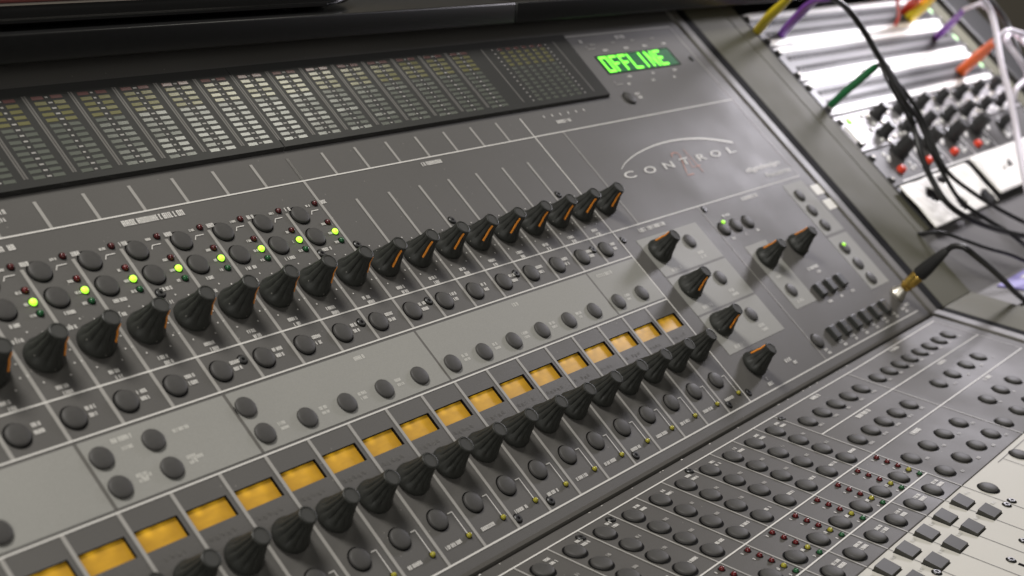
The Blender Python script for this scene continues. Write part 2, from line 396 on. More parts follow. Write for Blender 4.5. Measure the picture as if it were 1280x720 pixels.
mb.line([(5.66, -3.05), (5.62, -3.88), (5.34, -3.26), (5.78, -3.26)], 0.035, 0.012, 'rust')
up_part(mb, 'printed_numeral', recalc=False)
letters('digidesign', 2.1, 0.20, 8.72, -2.70, 'white', 'printed_lettering', upper, shear=0.2, bold=0.02)
letters('Focusrite', 1.5, 0.17, 9.28, -2.40, 'faint', 'printed_lettering', upper, bold=0.016)

# ---------- level meter window with a bar per meter
mb = MB()
for a, b in ((UL, -7.955), (-7.925, 4.27)):
    t = 0.12 if b > 0 else 0.0
    mb.add([(a, -8.24, -0.02), (b + t, -8.24, -0.02), (b, -5.97, -0.02), (a, -5.97, -0.02), (a, -8.24, 0.10), (b + t, -8.24, 0.10), (b, -6.02, 0.10), (a, -6.02, 0.10)],
           [(7, 6, 5, 4), (0, 4, 5, 1), (1, 5, 6, 2), (3, 7, 4, 0)], 'bezel')
    mb.add([(a, -5.97, -0.02), (b, -5.97, -0.02), (b, -6.02, 0.10), (a, -6.02, 0.10)], [(0, 1, 2, 3)], 'bezeledge')
for u in [k + 0.055 for k in KS if k < 0]:
    for s_ in (-1, 1): mb.quad(u + s_ * 0.028 - 0.02, -8.02, u + s_ * 0.028 + 0.02, -6.2, 0.104, 'sepline')
for u in (0.50, 3.68): mb.quad(u - 0.025, -8.02, u + 0.025, -6.2, 0.104, 'sepline')
for i in range(14):
    v = -7.95 + 1.80 / 13.4 * i
    for k in KS: mb.quad(k - 0.52, v - 0.018, k - 0.52 + R.choice((0.06, 0.09)), v + 0.018, 0.104, 'dimwhite')
    for u in (0.88, 3.22): mb.quad(u, v - 0.018, u + 0.06, v + 0.018, 0.104, 'dimwhite')
meter = mb.build('level_meter', console, UP, recalc=False)
R2 = random.Random(5)
def bar_mesh(w):
    mb = MB()
    for i in range(14):
        v = -8.0 + 1.80 / 13.4 * (i + 0.0); m = 'segred' if i == 0 else 'segyel' if i < 5 else 'seggrn'
        t1, t2 = R2.uniform(-0.003, 0.003), R2.uniform(-0.004, 0.004)
        a, b, c, d = -w / 2, w / 2, v, v + 0.100
        mb.add([(a, c, .09), (b, c, .09), (b, d, .09), (a, d, .09), (a + .015, c + .012, .106 + t1), (b - .015, c + .012, .106 + t1 + t2), (b - .015, d - .012, .106 + t2), (a + .015, d - .012, .106)],
               [(0, 1, 2, 3), (7, 6, 5, 4), (0, 4, 5, 1), (1, 5, 6, 2), (2, 6, 7, 3), (3, 7, 4, 0)], m)
    return mb
first = None
bars = [(k - 0.68, 0) for k in KS] + [(k - 0.27, 0) for k in KS] + [(1.22 + 0.355 * i, 1) for i in range(6)]
protos = {}
for n_, (u, kind) in enumerate(bars):
    kind += 2 * (n_ % 5)                        # a few differently seated sets of segments
    if kind not in protos: protos[kind] = bar_mesh(0.265 if kind % 2 == 0 else 0.2).build('meter_bar', meter, T(u, 0))
    else: copy_part(protos[kind], meter, T(u, 0))
# ---------- green alphanumeric display
mb = MB()
mb.box(5.16, 9.10, -7.43, -6.74, -0.02, 0.012, 'bezeledge'); mb.quad(5.2, -7.40, 9.02, -6.77, 0.015, 'oback')
disp = mb.build('readout_display', console, UP)
mb = MB()
GL = {'O': [[(0, 0), (0, 1), (1, 1), (1, 0), (0, 0)]], 'F': [[(1, 0), (0, 0), (0, 1)], [(0, .5), (.8, .5)]], 'L': [[(0, 0), (0, 1), (1, 1)]], 'I': [[(.5, 0), (.5, 1)]],
      'N': [[(0, 1), (0, 0), (1, 1), (1, 0)]], 'E': [[(1, 0), (0, 0), (0, 1), (1, 1)], [(0, .5), (.8, .5)]]}
for i, ch in enumerate('OFFLINE'):
    x0 = 5.30 + 0.475 * i; w_, h_ = 0.30, 0.50
    for st in GL[ch]:
        pts = [(x0 + w_ * a, -7.34 + h_ * b) for a, b in st]
        for a, b in zip(pts, pts[1:]):
            d = (Vector(b) - Vector(a)).normalized() * 0.04
            mb.line([(a[0] - d.x, a[1] - d.y), (b[0] + d.x, b[1] + d.y)], 0.082, 0.019, 'ofont')
mb.build('lit_lettering', disp, T(0, 0), recalc=False)

# ---------- knobs
def knob_mesh(name, flutes, r0, r1, H, parent, local, smoothskirt=0.13):
    prof = [(r0 * .97, 0.02), (r0, 0.035), (r0, 0.09), (r0 * .955, 0.13), (r0 * .88, 0.19), (r0 * .79, 0.26), (r0 * .71, 0.34), (r0 * .65, 0.42), (r1 * 1.10, 0.50), (r1 * 1.03, H - 0.10), (r1, H - 0.045), (r1 * 0.96, H - 0.012), (r1 * 0.86, H), (r1 * 0.80, H), (r1 * 0.76, H - 0.012)]
    def rad(r, h, a):
        d = max(0, min(1, (h - smoothskirt) / 0.12)) * max(0, min(1, (H - 0.02 - h) / 0.05))
        g = abs(sin(flutes * a / 2)) ** 0.7
        return r * (1 - 0.12 * d * (1 - g))
    mb = MB(); mb.rev(prof, flutes * 8, 'knob', rad=rad, capmat='knobtop')
    # unflatten cap colour: the outermost top rim too
    o = mb.build(name, parent, local, smooth=True)
    return o, prof
def pointer_mesh(prof, parent):
    mb = MB(); pts = [(r * 1.0 + 0.012, h) for r, h in prof if 0.20 < h < prof[11][1] - 0.015]
    L = []; w = 0.017
    for r, h in pts: L += [(r, -w, h), (r, w, h), (r - 0.04, w, h), (r - 0.04, -w, h)]
    n = len(pts); fs = []
    for i in range(n - 1):
        a = 4 * i; b = a + 4
        fs += [(a, a + 1, b + 1, b), (a + 1, a + 2, b + 2, b + 1), (a + 3, a, b, b + 3)]
    fs += [(0, 1, 2, 3), (4 * n - 4, 4 * n - 3, 4 * n - 2, 4 * n - 1)]
    mb.add(L, fs, 'orange')
    return mb.build('pointer_line', parent, Matrix.Identity(4), smooth=True)
def spin(dirv): return Matrix.Rotation(math.atan2(-dirv[1], dirv[0]), 4, 'Z')
KR0, KR1, KH = 0.335, 0.166, 0.69
gain0 = None
def put_knob(u, v, d):
    global gain0
    loc = UP @ T(u, v) @ spin(d)
    if gain0 is None:
        gain0, prof = knob_mesh('knob', 10, KR0, KR1, KH, console, loc); pointer_mesh(prof, gain0); return gain0
    return copy_part(gain0, console, loc)
for k in KS:
    a = radians(122 + R.uniform(-7, 7)) if k > -8 else radians(50 + R.uniform(-7, 7))
    put_knob(k - 0.58, -2.86, (cos(a), sin(a)))
put_knob(0.45, -2.86, (cos(radians(118)), sin(radians(118))))
put_knob(1.06, -1.20, (-0.6, -0.85)); put_knob(1.09, -0.05, (-0.5, 1)); put_knob(1.10, 1.12, (-0.5, 1)); put_knob(1.14, 2.34, (-0.6, -0.85))
put_knob(5.13, -0.04, (-0.6, -0.85)); put_knob(7.04, -0.07, (-0.5, -0.9))
enc = None
for k in KS:
    loc = UP @ T(k - 0.55, 1.43) @ Matrix.Rotation(R.uniform(0, 0.6), 4, 'Z')
    if enc is None: enc, _ = knob_mesh('rotary_encoder', 12, 0.330, 0.168, 0.67, console, loc)
    else: copy_part(enc, console, loc)

# ---------- buttons
def button_mesh(r, H, m='button', gap=0.028):
    mb = MB()
    mb.rev([(r + gap, 0.006), (r + 0.004, 0.0065)], 28, 'hole')
    mb.rev([(r, 0.0), (r, H * 0.55), (r * 0.975, H * 0.68), (r * 0.90, H * 0.80), (r * 0.75, H * 0.92), (r * 0.55, H * 1.01), (r * 0.3, H * 1.06), (r * 0.1, H * 1.075)], 28, m)
    return mb
ub = None
def put_ubtn(u, v):
    global ub
    if ub is None: ub = button_mesh(0.200, 0.075).build('button', upper, T(u, v), smooth=True); return ub
    return copy_part(ub, upper, T(u, v))
def ubm(u, v, h=0.075):                                   # from where the button's top is seen to its foot on the panel
    return put_ubtn(u - h * (u + 28.7) / 17.34, v - h * (v - 6.57) / 17.34)
for k in KS:
    if k <= -8:
        put_ubtn(k - 0.72, -4.40); put_ubtn(k - 0.72, -3.845)
    put_ubtn(k - 0.725, -1.70); put_ubtn(k - 0.60, 2.27)
for k in range(0, -13, -1): 
    if k <= -2 or True: put_ubtn(k - 0.725, -0.36)
put_ubtn(-12.75, -0.92)
for u in (-15.72, -14.72):
    for v in (-0.91, -0.36): put_ubtn(u, v)
put_ubtn(-17.82, -0.91); put_ubtn(-17.82, -0.36)
for u, v in ((2.73, -1.25), (2.74, -0.04), (2.75, 1.16), (4.60, -1.27), (5.24, -1.26), (5.90, -1.25), (5.24, 1.00), (4.54, 2.52), (9.46, -1.51), (9.44, -0.94), (9.45, -0.38), (9.44, 0.49), (9.44, 1.07), (9.46, 1.62), (5.30, -5.90)):
    ubm(u, v)
sq = None
for u, v in [(6.51, 1.32), (7.16, 1.32), (7.85, 1.31)] + [(5.50 + 0.677 * i, 2.53) for i in range(6)]:
    u -= 0.1 * (u + 28.7) / 17.34; v -= 0.1 * (v - 6.57) / 17.34
    if sq is None:
        mb = MB(); mb.box(-0.17, 0.17, -0.21, 0.21, 0.0, 0.13, 'knob', taper=0.02); sq = mb.build('square_key', upper, T(u, v), bevel=0.02)
    else: copy_part(sq, upper, T(u, v))

# ---------- lamps on the upper panel
def led_proto(m, r=0.055):
    mb = MB()
    mb.rev([(r + 0.02, 0.007), (r, 0.0075)], 16, 'hole')
    mb.rev([(r, 0.0), (r, 0.02), (r * 0.92, 0.042), (r * 0.7, 0.06), (r * 0.35, 0.068)], 16, m)
    return mb
leds = {}
def put_led(parent, key, m, u, v, r=0.055, h=0.0):
    if (key, m) not in leds: leds[(key, m)] = led_proto(m, r).build('indicator_light', parent, T(u, v, h), smooth=True)
    else: copy_part(leds[(key, m)], parent, T(u, v, h))
for k in KS:
    if k <= -8:
        put_led(upper, 'u', 'leddark', k - 0.15, -4.60); put_led(upper, 'u', 'leddark' if k > -13 else 'ledred', k - 0.17, -4.11)
        put_led(upper, 'u', 'ledon', k - 0.17, -3.86, 0.066); put_led(upper, 'u', 'ledgrn', k - 0.17, -3.63)
    put_led(upper, 'u', 'ledyel', k - 0.19, 2.765, 0.05)
put_led(upper, 'v', 'ledongrn', 4.53, -1.40, 0.06, 0.055); put_led(upper, 'v', 'ledongrn', 9.25, 0.43, 0.06, 0.055)

# ---------- amber channel displays
dw = None
for k in KS:
    if dw is None:
        mb = MB(); mb.quad(DU0 + 0.003, DV0 + 0.003, DU1 - 0.003, DV1 - 0.003, DD + 0.01, 'amber')
        dw = mb.build('channel_display', console, UP @ T(k, 0), recalc=False)
    else: copy_part(dw, console, UP @ T(k, 0))

# ---------- screws
def screw_mesh(r=0.085):
    mb = MB(); mb.rev([(r + 0.02, 0.006), (r + 0.004, 0.0065)], 18, 'hole')
    mb.rev([(r, 0), (r, 0.02), (r * 0.8, 0.035), (r * 0.5, 0.036)], 18, 'steel')
    mb.rev([(r * 0.45, 0.0362), (r * 0.42, 0.0364)], 6, 'hole')
    return mb
us = None
for u, v in ((-9.14, -1.79), (-7.14, -1.80), (-4.18, -1.80), (-1.17, -1.80), (0.14, -1.80), (-7.85, -3.45), (-4.83, -3.47), (-0.83, -3.45), (-12.84, -3.46), (-8.87, -3.45), (-12.17, -1.79), (-8.88, 2.91), (-7.84, 2.91), (-4.82, 2.91), (-0.81, 2.90), (0.18, 2.87), (4.3, -1.95), (9.9, -6.9)):
    if us is None: us = screw_mesh().build('screw', upper, T(u, v), smooth=True)
    else: copy_part(us, upper, T(u, v))

# ---------- side rail, stickers, headphone socket
mb = MB()
mb.box(10.76, 11.28, -9.6, 3.42, -0.6, 0.055, 'rail', taper=0.05)
rail = mb.build('side_rail', console, UP, bevel=0.03)
for u0, v0 in ((10.27, -1.67), (10.25, -1.10)):
    mb = MB(); mb.box(u0, u0 + 0.56, v0, v0 + 0.36, 0.060 if u0 > 11 else 0.002, 0.064 if u0 > 11 else 0.012, 'sticker')
    mb.build('tape_label', console, UP @ T(0, 0))
mb = MB()
mb.rev([(0.24, 0.0), (0.24, 0.07), (0.20, 0.12), (0.135, 0.30), (0.13, 0.32)], 24, 'bright')
mb.build('headphone_socket', console, UP @ T(9.90, 2.40), smooth=True)

# ---------- lower panel
mb = MB()
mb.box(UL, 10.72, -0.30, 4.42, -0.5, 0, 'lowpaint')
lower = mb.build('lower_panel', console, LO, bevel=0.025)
mb = MB()
for i in range(26):
    u = R.uniform(-12, 6); mb.quad(u, -0.285 + R.uniform(0, 0.02), u + R.uniform(0.02, 0.06), -0.255, 0.006, 'white')
mb.build('paint_chip', lower, T(0, 0), recalc=False)
mb = MB()
mb.box(UL, 10.72, 4.425, 9.5, -0.5, -0.002, 'cream')
fader = mb.build('fader_panel', console, LO, bevel=0.01)
mb = MB()
mb.box(10.76, 11.32, -0.44, 9.5, -0.6, 0.055, 'rail', taper=0.05)
mb.build('side_rail', console, LO, bevel=0.03)

mb = MB()
def hl(v, u0, u1, w=0.034, m='white'): mb.quad(u0, v - w / 2, u1, v + w / 2, 0.012, m)
def vl(u, v0, v1, w=0.042, m='dimwhite', h=0.009): mb.quad(u - w / 2, v0, u + w / 2, v1, h, m)
mb.line([(UL, 0), (4.6, -0.02), (10.22, -0.10)], 0.034, 0.012, 'white'); hl(2.42, UL, 10.2); hl(3.645, UL, 0); hl(1.19, 0, 10.22)
for k in KS: vl(k, 0, 4.42)
vl(4.07, 0, 4.42); vl(10.22, -0.10, 2.4, 0.03)
mb.build('printed_line', lower, T(0, 0), recalc=False)
mb = MB()
for k in KS:
    vl(k, 4.43, 9.4, 0.022, 'darkprint', 0.006)
mb.quad(1.9, 4.55, 6.5, 4.57, 0.006, 'darkprint'); mb.quad(2.2, 4.57, 2.22, 5.3, 0.006, 'darkprint')
for k in KS:
    mb.text(k - 0.34, 4.62, 4, 0.085, 'faint', h=0.008, rng=R); mb.text(k - 0.34, 5.18, 4, 0.085, 'faint', h=0.008, rng=R)
mb.build('printed_line', fader, T(0, 0), recalc=False)

mb = MB()
def cap(u, v, n, ch=0.085, m='white'): mb.text(u, v, n, ch, m, rng=R)
for k in KS:
    cap(k - 0.40, 0.22, 4); cap(k - 0.40, 0.36, 5)
    for v in (0.88, 1.44): cap(k - 0.38, v, 3, 0.085, 'dimwhite')
    cap(k - 0.42, 2.03, 6, 0.09)
    for i in range(5): cap(k - 0.40, 2.56 + 0.245 * i, 1, 0.07)
    cap(k - 0.38, 3.28, 2, 0.09)
    cap(k - 0.44, 3.93, 6, 0.09); cap(k - 0.44, 4.06, 5, 0.10)
for u in (0.5, 1.28, 2.03, 2.78, 3.5): cap(u - 0.1, 0.94, 5, 0.085, 'dimwhite'); cap(u - 0.1, 2.16, 5, 0.085, 'dimwhite')
cap(1.73, 0.11, 6, 0.13); cap(1.62, 1.33, 10, 0.14); cap(1.77, 2.60, 6, 0.14); cap(6.68, 0.06, 9, 0.12); cap(6.83, 1.31, 7, 0.13); cap(6.79, 2.55, 8, 0.13)
for u in (4.6, 5.3, 6.0, 6.7, 7.4, 8.1, 8.8, 9.5): cap(u, 0.88, 4, 0.085, 'dimwhite')
for u in (5.7, 6.65, 7.65, 8.6): cap(u + 0.1, 2.12, 4, 0.085, 'dimwhite')
for u in (0.7, 1.7, 2.7, 3.6, 5.6, 6.6): cap(u, 3.36, 3, 0.085, 'dimwhite'); cap(u, 4.16, 3, 0.085, 'dimwhite')
mb.build('printed_caption', lower, T(0, 0), recalc=False)

lb = None; HB = 0.075
def put_lbtn(u, w, parent=None):
    global lb
    u -= HB * (u + 28.7) / 12.54; w -= HB * (w - 12.0) / 12.54
    if lb is None: lb = button_mesh(0.200, HB, gap=0.042).build('select_button', parent or lower, T(u, w), smooth=True)  # black ring widened: the gap plus the painted shade of the button side
    else: copy_part(lb, parent or lower, T(u, w))
for k in KS:
    if k >= -13:
        for w in (0.335, 0.905, 1.475, 2.05, 3.26, 4.01): put_lbtn(k - 0.57, w)
for u in (0.58, 1.36, 2.12, 2.85, 3.60): put_lbtn(u, 0.585)
for u in (0.58, 1.33, 2.09, 2.85, 3.63): put_lbtn(u, 1.81)
for u in (4.66, 5.41, 6.11, 6.80, 7.51, 8.20, 8.91, 9.61): put_lbtn(u, 0.565)
for u in (5.68, 6.66, 7.67, 8.60): put_lbtn(u, 1.78)
for u in (0.61, 1.62, 2.60, 3.57): put_lbtn(u, 3.07); put_lbtn(u, 3.845)
for u in (5.68, 6.67, 7.65): put_lbtn(u, 3.04)
for u in (4.55, 5.62, 6.6): put_lbtn(u, 3.83)
put_lbtn(0.53, 4.83, fader); put_lbtn(2.92, 4.72, fader)
for k in KS:
    if k >= -11:
        for i, m in enumerate(('ledred', 'ledred', 'ledred', 'ledyel', 'ledgrn')): put_led(lower, 'l', m, k - 0.19, 2.57 + 0.246 * i, 0.054)
sk = None
for k in KS:
    if k < -9: continue
    for w in (4.68, 5.245):
        u = k - 0.62; ww = w - 0.09 * (w - 12) / 12.54; u -= 0.09 * (u + 28.7) / 12.54
        if sk is None:
            mb = MB(); mb.box(-0.25, 0.25, -0.20, 0.20, -0.02, 0.003, 'hole')
            mb.add([(-.235, -.185, 0), (.235, -.185, 0), (.235, .185, 0), (-.235, .185, 0), (-.225, -.175, .10), (.225, -.175, .10), (.225, .172, .055), (-.225, .172, .055)],
                   [(0, 1, 2, 3), (7, 6, 5, 4), (0, 4, 5, 1), (1, 5, 6, 2), (2, 6, 7, 3), (3, 7, 4, 0)], 'square')
            sk = mb.build('square_key', fader, T(u, ww))
        else: copy_part(sk, fader, T(u, ww))
for par, lst in ((lower, ((-7.15, 0.17), (-8.18, 0.18), (0.05, 0.16), (-4.08, 0.12))), (fader, ((-4.15, 5.44), (0.15, 5.44), (-0.13, 5.43), (-2.51, 6.30), (-1.5, 6.22), (-5.5, 6.3)))):
    for u, w in lst: copy_part(us, par, T(u, w))
for k in KS:
    if k < -9: continue
    mb = MB(); mb.box(-0.045, 0.045, 6.45, 9.2, -0.02, 0.006, 'hole'); mb.build('fader_slot', fader, T(k - 0.53, 0))

# ================================================================== THE DESK round the console
desk = thing('studio_desk', 'grey painted studio desk with raised shelf, side cheek and equipment bay around the console', 'desk')
mb = MB()
mb.box(11.83, 14.10, -9.6, 3.355, -3.0, 0.0, 'desk'); mb.build('desk_cheek', desk, UP, bevel=0.012)
mb = MB(); mb.box(11.83, 14.14, -0.393, 9.5, -3.0, 0.0, 'desk'); mb.build('desk_cheek', desk, LO, bevel=0.012)
mb = MB(); mb.box(11.29, 11.825, -9.6, 3.33, -3.0, -0.004, 'hole'); mb.build('gap_shade', desk, UP)  # flat black filler standing in for the deep shade between console and cheek
mb = MB(); mb.box(11.33, 11.825, -0.36, 9.5, -3.0, -0.004, 'hole'); mb.build('gap_shade', desk, LO)  # same painted shade along the lower slope
mb = MB(); mb.box(14.12, 32.6, 1.0, 3.6, -0.9, -0.14, 'tray'); mb.build('blank_panel', desk, UP, bevel=0.03)
mb = MB(); mb.box(14.16, 34.0, -0.36, 9.5, -0.9, -0.14, 'tray'); mb.build('work_surface', desk, LO, bevel=0.03)
for a, b in ((14.19, 15.06), (31.35, 32.5)):
    mb = MB(); mb.box(a, b, -9.4, 1.0, -1.0, -0.012, 'desk'); mb.build('rack_rail', desk, UP, bevel=0.012)
mb = MB(); mb.box(14.16, 32.5, -9.4, 1.1, -3.2, -3.0, 'rack'); mb.build('bay_back', desk, UP)
mb = MB(); mb.box(32.55, 35.2, -9.4, 3.4, -3.0, 0.25, 'rack'); mb.build('end_cheek', desk, UP, bevel=0.06)
mb = MB(); mb.box(UL - 1, 34.5, -11.5, -9.6, -3, -0.25, 'rack'); mb.build('back_panel', desk, UP)
# the raised shelf: two boards that meet at a seam, level in the world
def shelf_board(u0, u1):
    mb = MB()
    st = [(-8.34, 0.60)]
    for (dy, dz, m0) in ((0, 0, 0),): pass
    o = bpy.data.objects.new
    V0 = UP @ Vector((u0 * S, 8.34 * S, 0.60 * S)); V1 = UP @ Vector((u1 * S, 8.34 * S, 0.60 * S))
    th, dp = 0.535 * S, 14 * S
    vs = [V0, V1, V1 + Vector((0, dp, 0)), V0 + Vector((0, dp, 0))]; vs += [w + Vector((0, 0, th)) for w in vs]
    bm = bmesh.new(); bv = [bm.verts.new(w) for w in vs]
    for f in ((3, 2, 1, 0), (4, 5, 6, 7), (0, 1, 5, 4), (1, 2, 6, 5), (2, 3, 7, 6), (3, 0, 4, 7)): bm.faces.new([bv[i] for i in f])
    bmesh.ops.bevel(bm, geom=list(bm.edges), offset=0.0014, segments=3, affect='EDGES', profile=0.5)
    me = bpy.data.meshes.new('shelf_board'); bm.to_mesh(me); bm.free(); me.materials.append(M['shelf'])
    for p in me.polygons: p.use_smooth = True
    me.set_sharp_from_angle(angle=radians(30))
    s_ = bpy.data.objects.new('shelf_board', me); C.objects.link(s_); s_.parent = desk
    return s_
shelf_board(UL - 2, 1.82); shelf_board(1.88, 33.5)
SHELF_TOP = (UP @ Vector((0, 8.34 * S, 0.60 * S))).z + 0.535 * S
SHELF_Y = (UP @ Vector((0, 8.34 * S, 0.60 * S))).y

# black glossy device standing on the shelf
dev = thing('desktop_device', 'glossy black rounded device with a dark red top standing on the shelf above the meters', 'device', P0 + Vector((-9.0 * S, SHELF_Y + 0.16, SHELF_TOP)))
def rounded(name, hx, hy, z0, z1, rad, m, m2=None, bev=0.004):
    bm = bmesh.new(); ring = []
    for cx, cy, a0 in ((hx - rad, hy - rad, 0), (-hx + rad, hy - rad, 90), (-hx + rad, -hy + rad, 180), (hx - rad, -hy + rad, 270)):
        for i in range(9):
            a = radians(a0 + i * 11.25); ring.append((cx + rad * cos(a), cy + rad * sin(a)))
    lo_ = [bm.verts.new((x, y, z0)) for x, y in ring]; hi = [bm.verts.new((x, y, z1)) for x, y in ring]
    n = len(ring); bm.faces.new(hi); bm.faces.new(lo_[::-1])
    for i in range(n): bm.faces.new((lo_[i], lo_[(i + 1) % n], hi[(i + 1) % n], hi[i]))
    es = [e for e in bm.edges if abs(e.verts[0].co.z - e.verts[1].co.z) < 1e-6]
    bmesh.ops.bevel(bm, geom=es, offset=bev, segments=4, affect='EDGES', profile=0.5)
    me = bpy.data.meshes.new(name); bm.to_mesh(me); bm.free(); me.materials.append(M[m])
    for p in me.polygons: p.use_smooth = True
    me.set_sharp_from_angle(angle=radians(35))
    o = bpy.data.objects.new(name, me); C.objects.link(o); o.parent = dev
    return o
rounded('device_foot', 0.150, 0.125, 0.0, 0.004, 0.05, 'bezeledge', bev=0.0015)
rounded('device_body', 0.185, 0.150, 0.004, 0.0135, 0.06, 'bezeledge', bev=0.004)
rounded('device_top', 0.172, 0.138, 0.0137, 0.0155, 0.052, 'dkred', bev=0.0008)

# ================================================================== RACK EQUIPMENT (each unit a thing)
def rack_unit(name, label, cat, v0, v1, m, group=None):
    t = thing(name, label, cat, P0, group)
    mb = MB(); mb.box(15.15, 31.2, v0 + 0.02, v1 - 0.02, -1.2, 0.0, m)
    mb.build('front_panel', t, UP, bevel=0.015)
    for u in (14.99 + 0.32, 31.03):
        for v in (v0 + 0.28, v1 - 0.28):
            mb = MB(); mb.rev([(0.13, 0.0), (0.13, 0.05), (0.09, 0.085), (0.04, 0.09)], 14, 'rack'); mb.rev([(0.045, 0.09), (0.03, 0.11)], 10, 'bright')
            mb.build('rack_screw', t, UP @ T(u, v), smooth=True)
    return t
bays = [(-8.46, -6.90, 'topmost of the three patch bays under the shelf, with yellow and purple plugs in it', True), (-6.90, -5.335, 'middle patch bay with a purple plug at its right end, between two others', True), (-5.335, -3.80, 'lowest patch bay above the preamp rows, with green and orange plugs', True)]
for v0, v1, lab, _ in bays:
    t = rack_unit('patch_bay', lab, 'patch bay', v0, v1, 'pbay', 'patch bays in the equipment bay')
    for vv in ((v0 + 0.03, v0 + 0.30), (v1 - 0.30, v1 - 0.03)):
        mb = MB(); mb.box(15.62, 30.55, vv[0], vv[1], -0.01, 0.03, 'strip')
        mb.box(15.3, 15.58, vv[0] + 0.03, vv[1] - 0.03, -0.01, 0.025, 'strip'); mb.box(30.6, 30.85, vv[0] + 0.03, vv[1] - 0.03, -0.01, 0.025, 'strip')
        mb.build('label_strip', t, UP)
    mb = MB()
    for i in range(48):
        for vv in (v0 + 0.55, v1 - 0.55):
            u = 15.8 + i * 0.309
            mb.rev([(0.13, 0.0), (0.13, 0.03), (0.085, 0.032)], 12, 'pbay', u, vv, capmat='hole')
    mb.build('jack_socket_row', t, UP)
    mb = MB(); mb.rev([(0.17, 0), (0.17, 0.012), (0.15, 0.014)], 16, 'mint'); mb.build('round_sticker', t, UP @ T(30.95, (v0 + v1) / 2 - 0.02))
t = rack_unit('preamp', 'silver rack preamp with two rows of black knobs below the lowest patch bay', 'preamp', -3.78, -2.24, 'silver')
mb = MB(); mb.box(15.3, 15.75, -3.35, -2.45, 0, 0.08, 'strip', taper=0.05); mb.build('rack_handle', t, UP, bevel=0.02)
put_led(t, 'r', 'ledongrn', 0, 0, 0.12); leds[('r', 'ledongrn')].matrix_local = UP @ T(15.97, -3.47)
kb = None
for j in range(7):
    for i, v in enumerate((-3.44, -2.66)):
        u = 17.3 + j * 1.95 + (0 if i else 0.75)
        if kb is None:
            mb = MB(); mb.rev([(0.25, 0.0), (0.25, 0.14), (0.20, 0.16), (0.185, 0.52), (0.15, 0.56)], 20, 'rack'); kb = mb.build('black_knob', t, UP @ T(u, v), smooth=True)
        else: copy_part(kb, t, UP @ T(u, v))
mb = MB()
for j in range(26):
    u = 17.0 + j * 0.52
    for v in (-3.55, -3.05, -2.45): mb.rev([(0.09, 0), (0.09, 0.05), (0.06, 0.07)], 8, 'strip' if R.random() < .7 else 'bright', u + R.uniform(-.12, .12), v + R.uniform(-.1, .1))
mb.build('switch_row', t, UP)
mb = MB()
for a in (17.0, 21.0, 25.0): mb.quad(a, -3.68, a + 2.6, -3.62, 0.012, 'strip')
mb.build('printed_line', t, UP, recalc=False)
t = rack_unit('channel_strip', 'dark grey rack unit with orange red buttons beneath black knobs', 'rack unit', -2.22, -0.72, 'rackgrey')
for i in range(4):
    copy_part(kb, t, UP @ T(17.35 + 2.42 * i, -1.86) @ Matrix.Scale(1.35, 4))
    mb = MB(); mb.rev([(0.15, 0.0), (0.15, 0.10), (0.12, 0.18), (0.06, 0.20)], 16, 'redbtn'); mb.build('red_button', t, UP @ T(16.45 + 2.44 * i, -1.22), smooth=True)
copy_part(kb, t, UP @ T(27.3, -1.7))
mb = MB()
for i in range(5):
    u0 = 16.2 + 2.42 * i
    mb.quad(u0 + 1.9, -2.1, u0 + 1.97, -0.85, 0.012, 'strip')
    for q in ((0.1, -1.95), (0.1, -1.7), (0.25, -1.8), (1.3, -1.35), (1.5, -1.2), (1.2, -1.15)): mb.rev([(0.085, 0), (0.085, 0.03), (0.06, 0.04)], 8, 'strip', u0 + q[0], q[1])
mb.quad(16.0, -0.86, 30, -0.80, 0.012, 'strip')
mb.build('printed_mark', t, UP)
t = rack_unit('bottom_rack_unit', 'black rack unit at the foot of the equipment bay half hidden by white sheets', 'rack unit', -0.70, 1.02, 'rack')

# crumpled wrapping and the paper sheet over the bottom unit
def sheet(name, m, outline, nu, nv, amp, sc, thick, h0, seed, holes=()):
    (ua, va, ub_, vb) = outline; mb = MB(); vs = []; 
    for j in range(nv + 1):
        for i in range(nu + 1):
            a, b = i / nu, j / nv
            eu = noise.noise(Vector((b * 3.1, seed, 0))) * 0.35 * (1 if 0 < i < nu else 1); ev = noise.noise(Vector((a * 3.7, seed + 9, 0))) * 0.28
            u = ua + (ub_ - ua) * a + (eu if amp > .1 else 0); v = va + (vb - va) * b + (ev if amp > .1 else 0)
            nz = noise.noise(Vector((u * sc, v * sc, seed))); n2 = abs(noise.noise(Vector((u * sc * 2.3, v * sc * 2.3, seed + 4))))
            vs.append((u, v, h0 + amp * (0.55 + nz * 0.6 + n2 * 0.5)))
    fs = []
    for j in range(nv):
        for i in range(nu):
            u = ua + (ub_ - ua) * (i + .5) / nu; v = va + (vb - va) * (j + .5) / nv
            if any(((u - hu) / ru) ** 2 + ((v - hv) / rv) ** 2 < 1 + 0.5 * noise.noise(Vector((u * 3, v * 3, 2))) for hu, hv, ru, rv in holes): continue
            k = j * (nu + 1) + i; fs.append((k, k + 1, k + nu + 2, k + nu + 1))
    mb.add(vs, fs, m)
    o = mb.build(name, None, Matrix.Translation(P0) @ UP, smooth=True)
    sol = o.modifiers.new('thickness', 'SOLIDIFY'); sol.thickness = thick * S
    return o
o = sheet('plastic_wrapping', 'plastic', (15.0, -0.62, 21.0, 1.12), 60, 24, 0.10, 0.8, 0.02, 0.12, 3.3, ((16.7, 0.05, 0.45, 0.28), (18.3, -0.35, 0.5, 0.16), (18.2, 0.75, 0.35, 0.3), (20.4, 0.9, 0.5, 0.4)))
o['label'] = 'wrinkled white plastic sheet with dark gaps lying across the bottom of the equipment bay'; o['category'] = 'wrapping'
o = sheet('paper_sheet', 'paper', (21.7, -0.75, 28.6, 0.92), 30, 12, 0.03, 0.5, 0.012, 0.14, 1.1)
